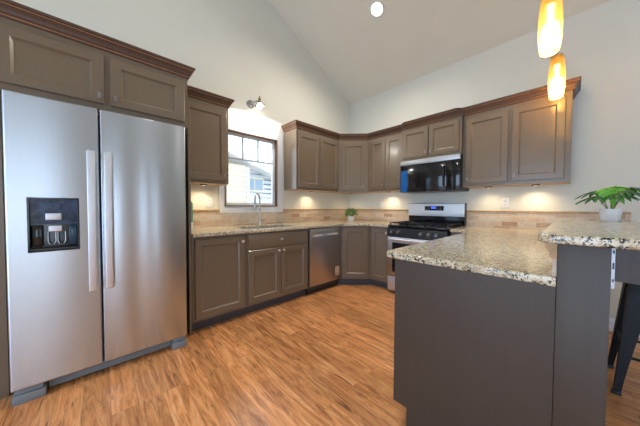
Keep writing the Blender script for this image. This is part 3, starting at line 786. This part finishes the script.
for k, (p, q_) in enumerate((((-1, -1), (1, -1)), ((-1, 1), (1, 1)), ((-1, -1), (-1, 1)), ((1, -1), (1, 1)))):
    zz = .24 if k < 2 else .30; r_ = st+(ft-st)*(1-zz/SH)-.012
    bm = B(); tube(bm, [(p[0]*r_, p[1]*r_, zz), (q_[0]*r_, q_[1]*r_, zz)], .009, 8); obj('rung', bm, BLACKMT, t, True)

# ------------------------------------------------------------------ plants and bottle
def palm_leaf(bm, base, yaw, tilt, size, mi=0, fingers=7, roll=0):
    """hand-shaped leaf with separate fingers, drooping at the tips"""
    Mx = Matrix.Translation(base) @ Matrix.Rotation(yaw, 4, 'Z') @ Matrix.Rotation(tilt, 4, 'Y') @ Matrix.Rotation(roll, 4, 'X')
    for k in range(fingers):
        a = rad(-78+156*k/(fingers-1)); ln = size*(1-.32*abs(a)/rad(78)); wd = size*.125
        rows = []
        for f, ww in ((0, .35), (.3, .85), (.55, 1), (.8, .7), (1, .04)):
            r = ln*f; dz = -.28*size*f*f
            d = Vector((math.cos(a), math.sin(a), 0)); nn = Vector((-math.sin(a), math.cos(a), 0))
            rows.append([bm.verts.new(Mx @ (d*r+nn*wd*ww*s_+Vector((0, 0, dz+(.0 if s_ == 0 else -.012*size*abs(s_)*4))))) for s_ in (-1, 0, 1)])
        for p, q_ in zip(rows, rows[1:]):
            for j in range(2): bm.faces.new((p[j], p[j+1], q_[j+1], q_[j])).material_index = mi
t = thing('potted_plant', 'plant with hand shaped leaves in a white pot on the bar top', 'plant', (3.105, -1.035, 1.0675))
bm = B(); lathe(bm, [(.0001, 0), (.041, 0), (.045, .006), (.050, .06), (.051, .084), (.046, .084), (.044, .070), (.0001, .070)], 26); obj('pot', bm, CERAMIC, t, True)
bm = B(); lathe(bm, [(.0001, .074), (.035, .075), (.0435, .071)], 20); obj('soil', bm, SOIL, t)
sb, lfb = B(), B()
specs = [(275, .05, .200, .125, 0, 48), (168, .10, .190, .115, 1, 0), (208, .12, .150, .115, 1, 0), (335, .10, .185, .115, 1, 0), (15, .14, .205, .11, 1, 0),
         (295, .10, .165, .11, 1, 0), (60, .06, .215, .11, 0, -10)]
for az, r, h, sz, mi, tl in specs:
    a = rad(az); e_ = Vector((r*.62*math.cos(a), r*.62*math.sin(a), h+.02))
    tube(sb, [(.008*math.cos(a), .008*math.sin(a), .068), (e_.x*.45, e_.y*.45, h*.72), e_], .0026, 6)
    palm_leaf(lfb, e_, a, rad(12+tl), sz, mi)
obj('stems', sb, STEM, t); obj('foliage', lfb, [GLEAF, DLEAF], t)
t = thing('potted_plant', 'small bushy green plant in a white pot on the corner worktop', 'plant', (.335, -.355, .9145))
bm = B(); lathe(bm, [(.0001, 0), (.048, 0), (.054, .02), (.057, .085), (.052, .085), (.050, .075), (.0001, .075)], 22); obj('pot', bm, CERAMIC, t, True)
bm = B(); lathe(bm, [(.0001, .079), (.0495, .076)], 16); obj('soil', bm, SOIL, t)
bm = B(); sb = B()
for k in range(120):
    a = random.uniform(0, 6.283); el = random.uniform(-.5, 1.45); R = random.uniform(.055, .098)
    c = Vector((R*math.cos(el)*math.cos(a), R*math.cos(el)*math.sin(a), .135+R*.82*math.sin(el)))
    if k % 6 == 0: tube(sb, [(.01*math.cos(a), .01*math.sin(a), .076), c], .0016, 5)
    Mx = Matrix.Translation(c) @ Matrix.Rotation(a, 4, 'Z') @ Matrix.Rotation(random.uniform(-.5, .8), 4, 'Y') @ Matrix.Rotation(random.uniform(-.6, .6), 4, 'X')
    L_ = random.uniform(.030, .046); rows = []
    for f, ww in ((0, .1), (.3, .75), (.6, .8), (1, .05)): rows.append([bm.verts.new(Mx @ Vector((L_*f, s_*ww*L_*.45, (-.25*L_*f*f)+(.12*L_*abs(s_)*ww)))) for s_ in (-1, 0, 1)])
    for p, q_ in zip(rows, rows[1:]):
        for j in range(2): bm.faces.new((p[j], p[j+1], q_[j+1], q_[j]))
obj('foliage', bm, BLEAF, t); obj('stems', sb, STEM, t)
t = thing('bottle', 'green and white bottle on the worktop beside the refrigerator', 'bottle', (.35, -2.868, .9145))
bm = B(); lathe(bm, [(.0001, 0), (.036, 0), (.038, .006), (.038, .085), (.034, .0855)], 20); obj('base', bm, WHITEPL, t, True)
bm = B(); lathe(bm, [(.0001, .0865), (.037, .0865), (.037, .265), (.030, .285), (.014, .297), (.014, .322), (.0001, .323)], 20); obj('body', bm, GREENB, t, True)
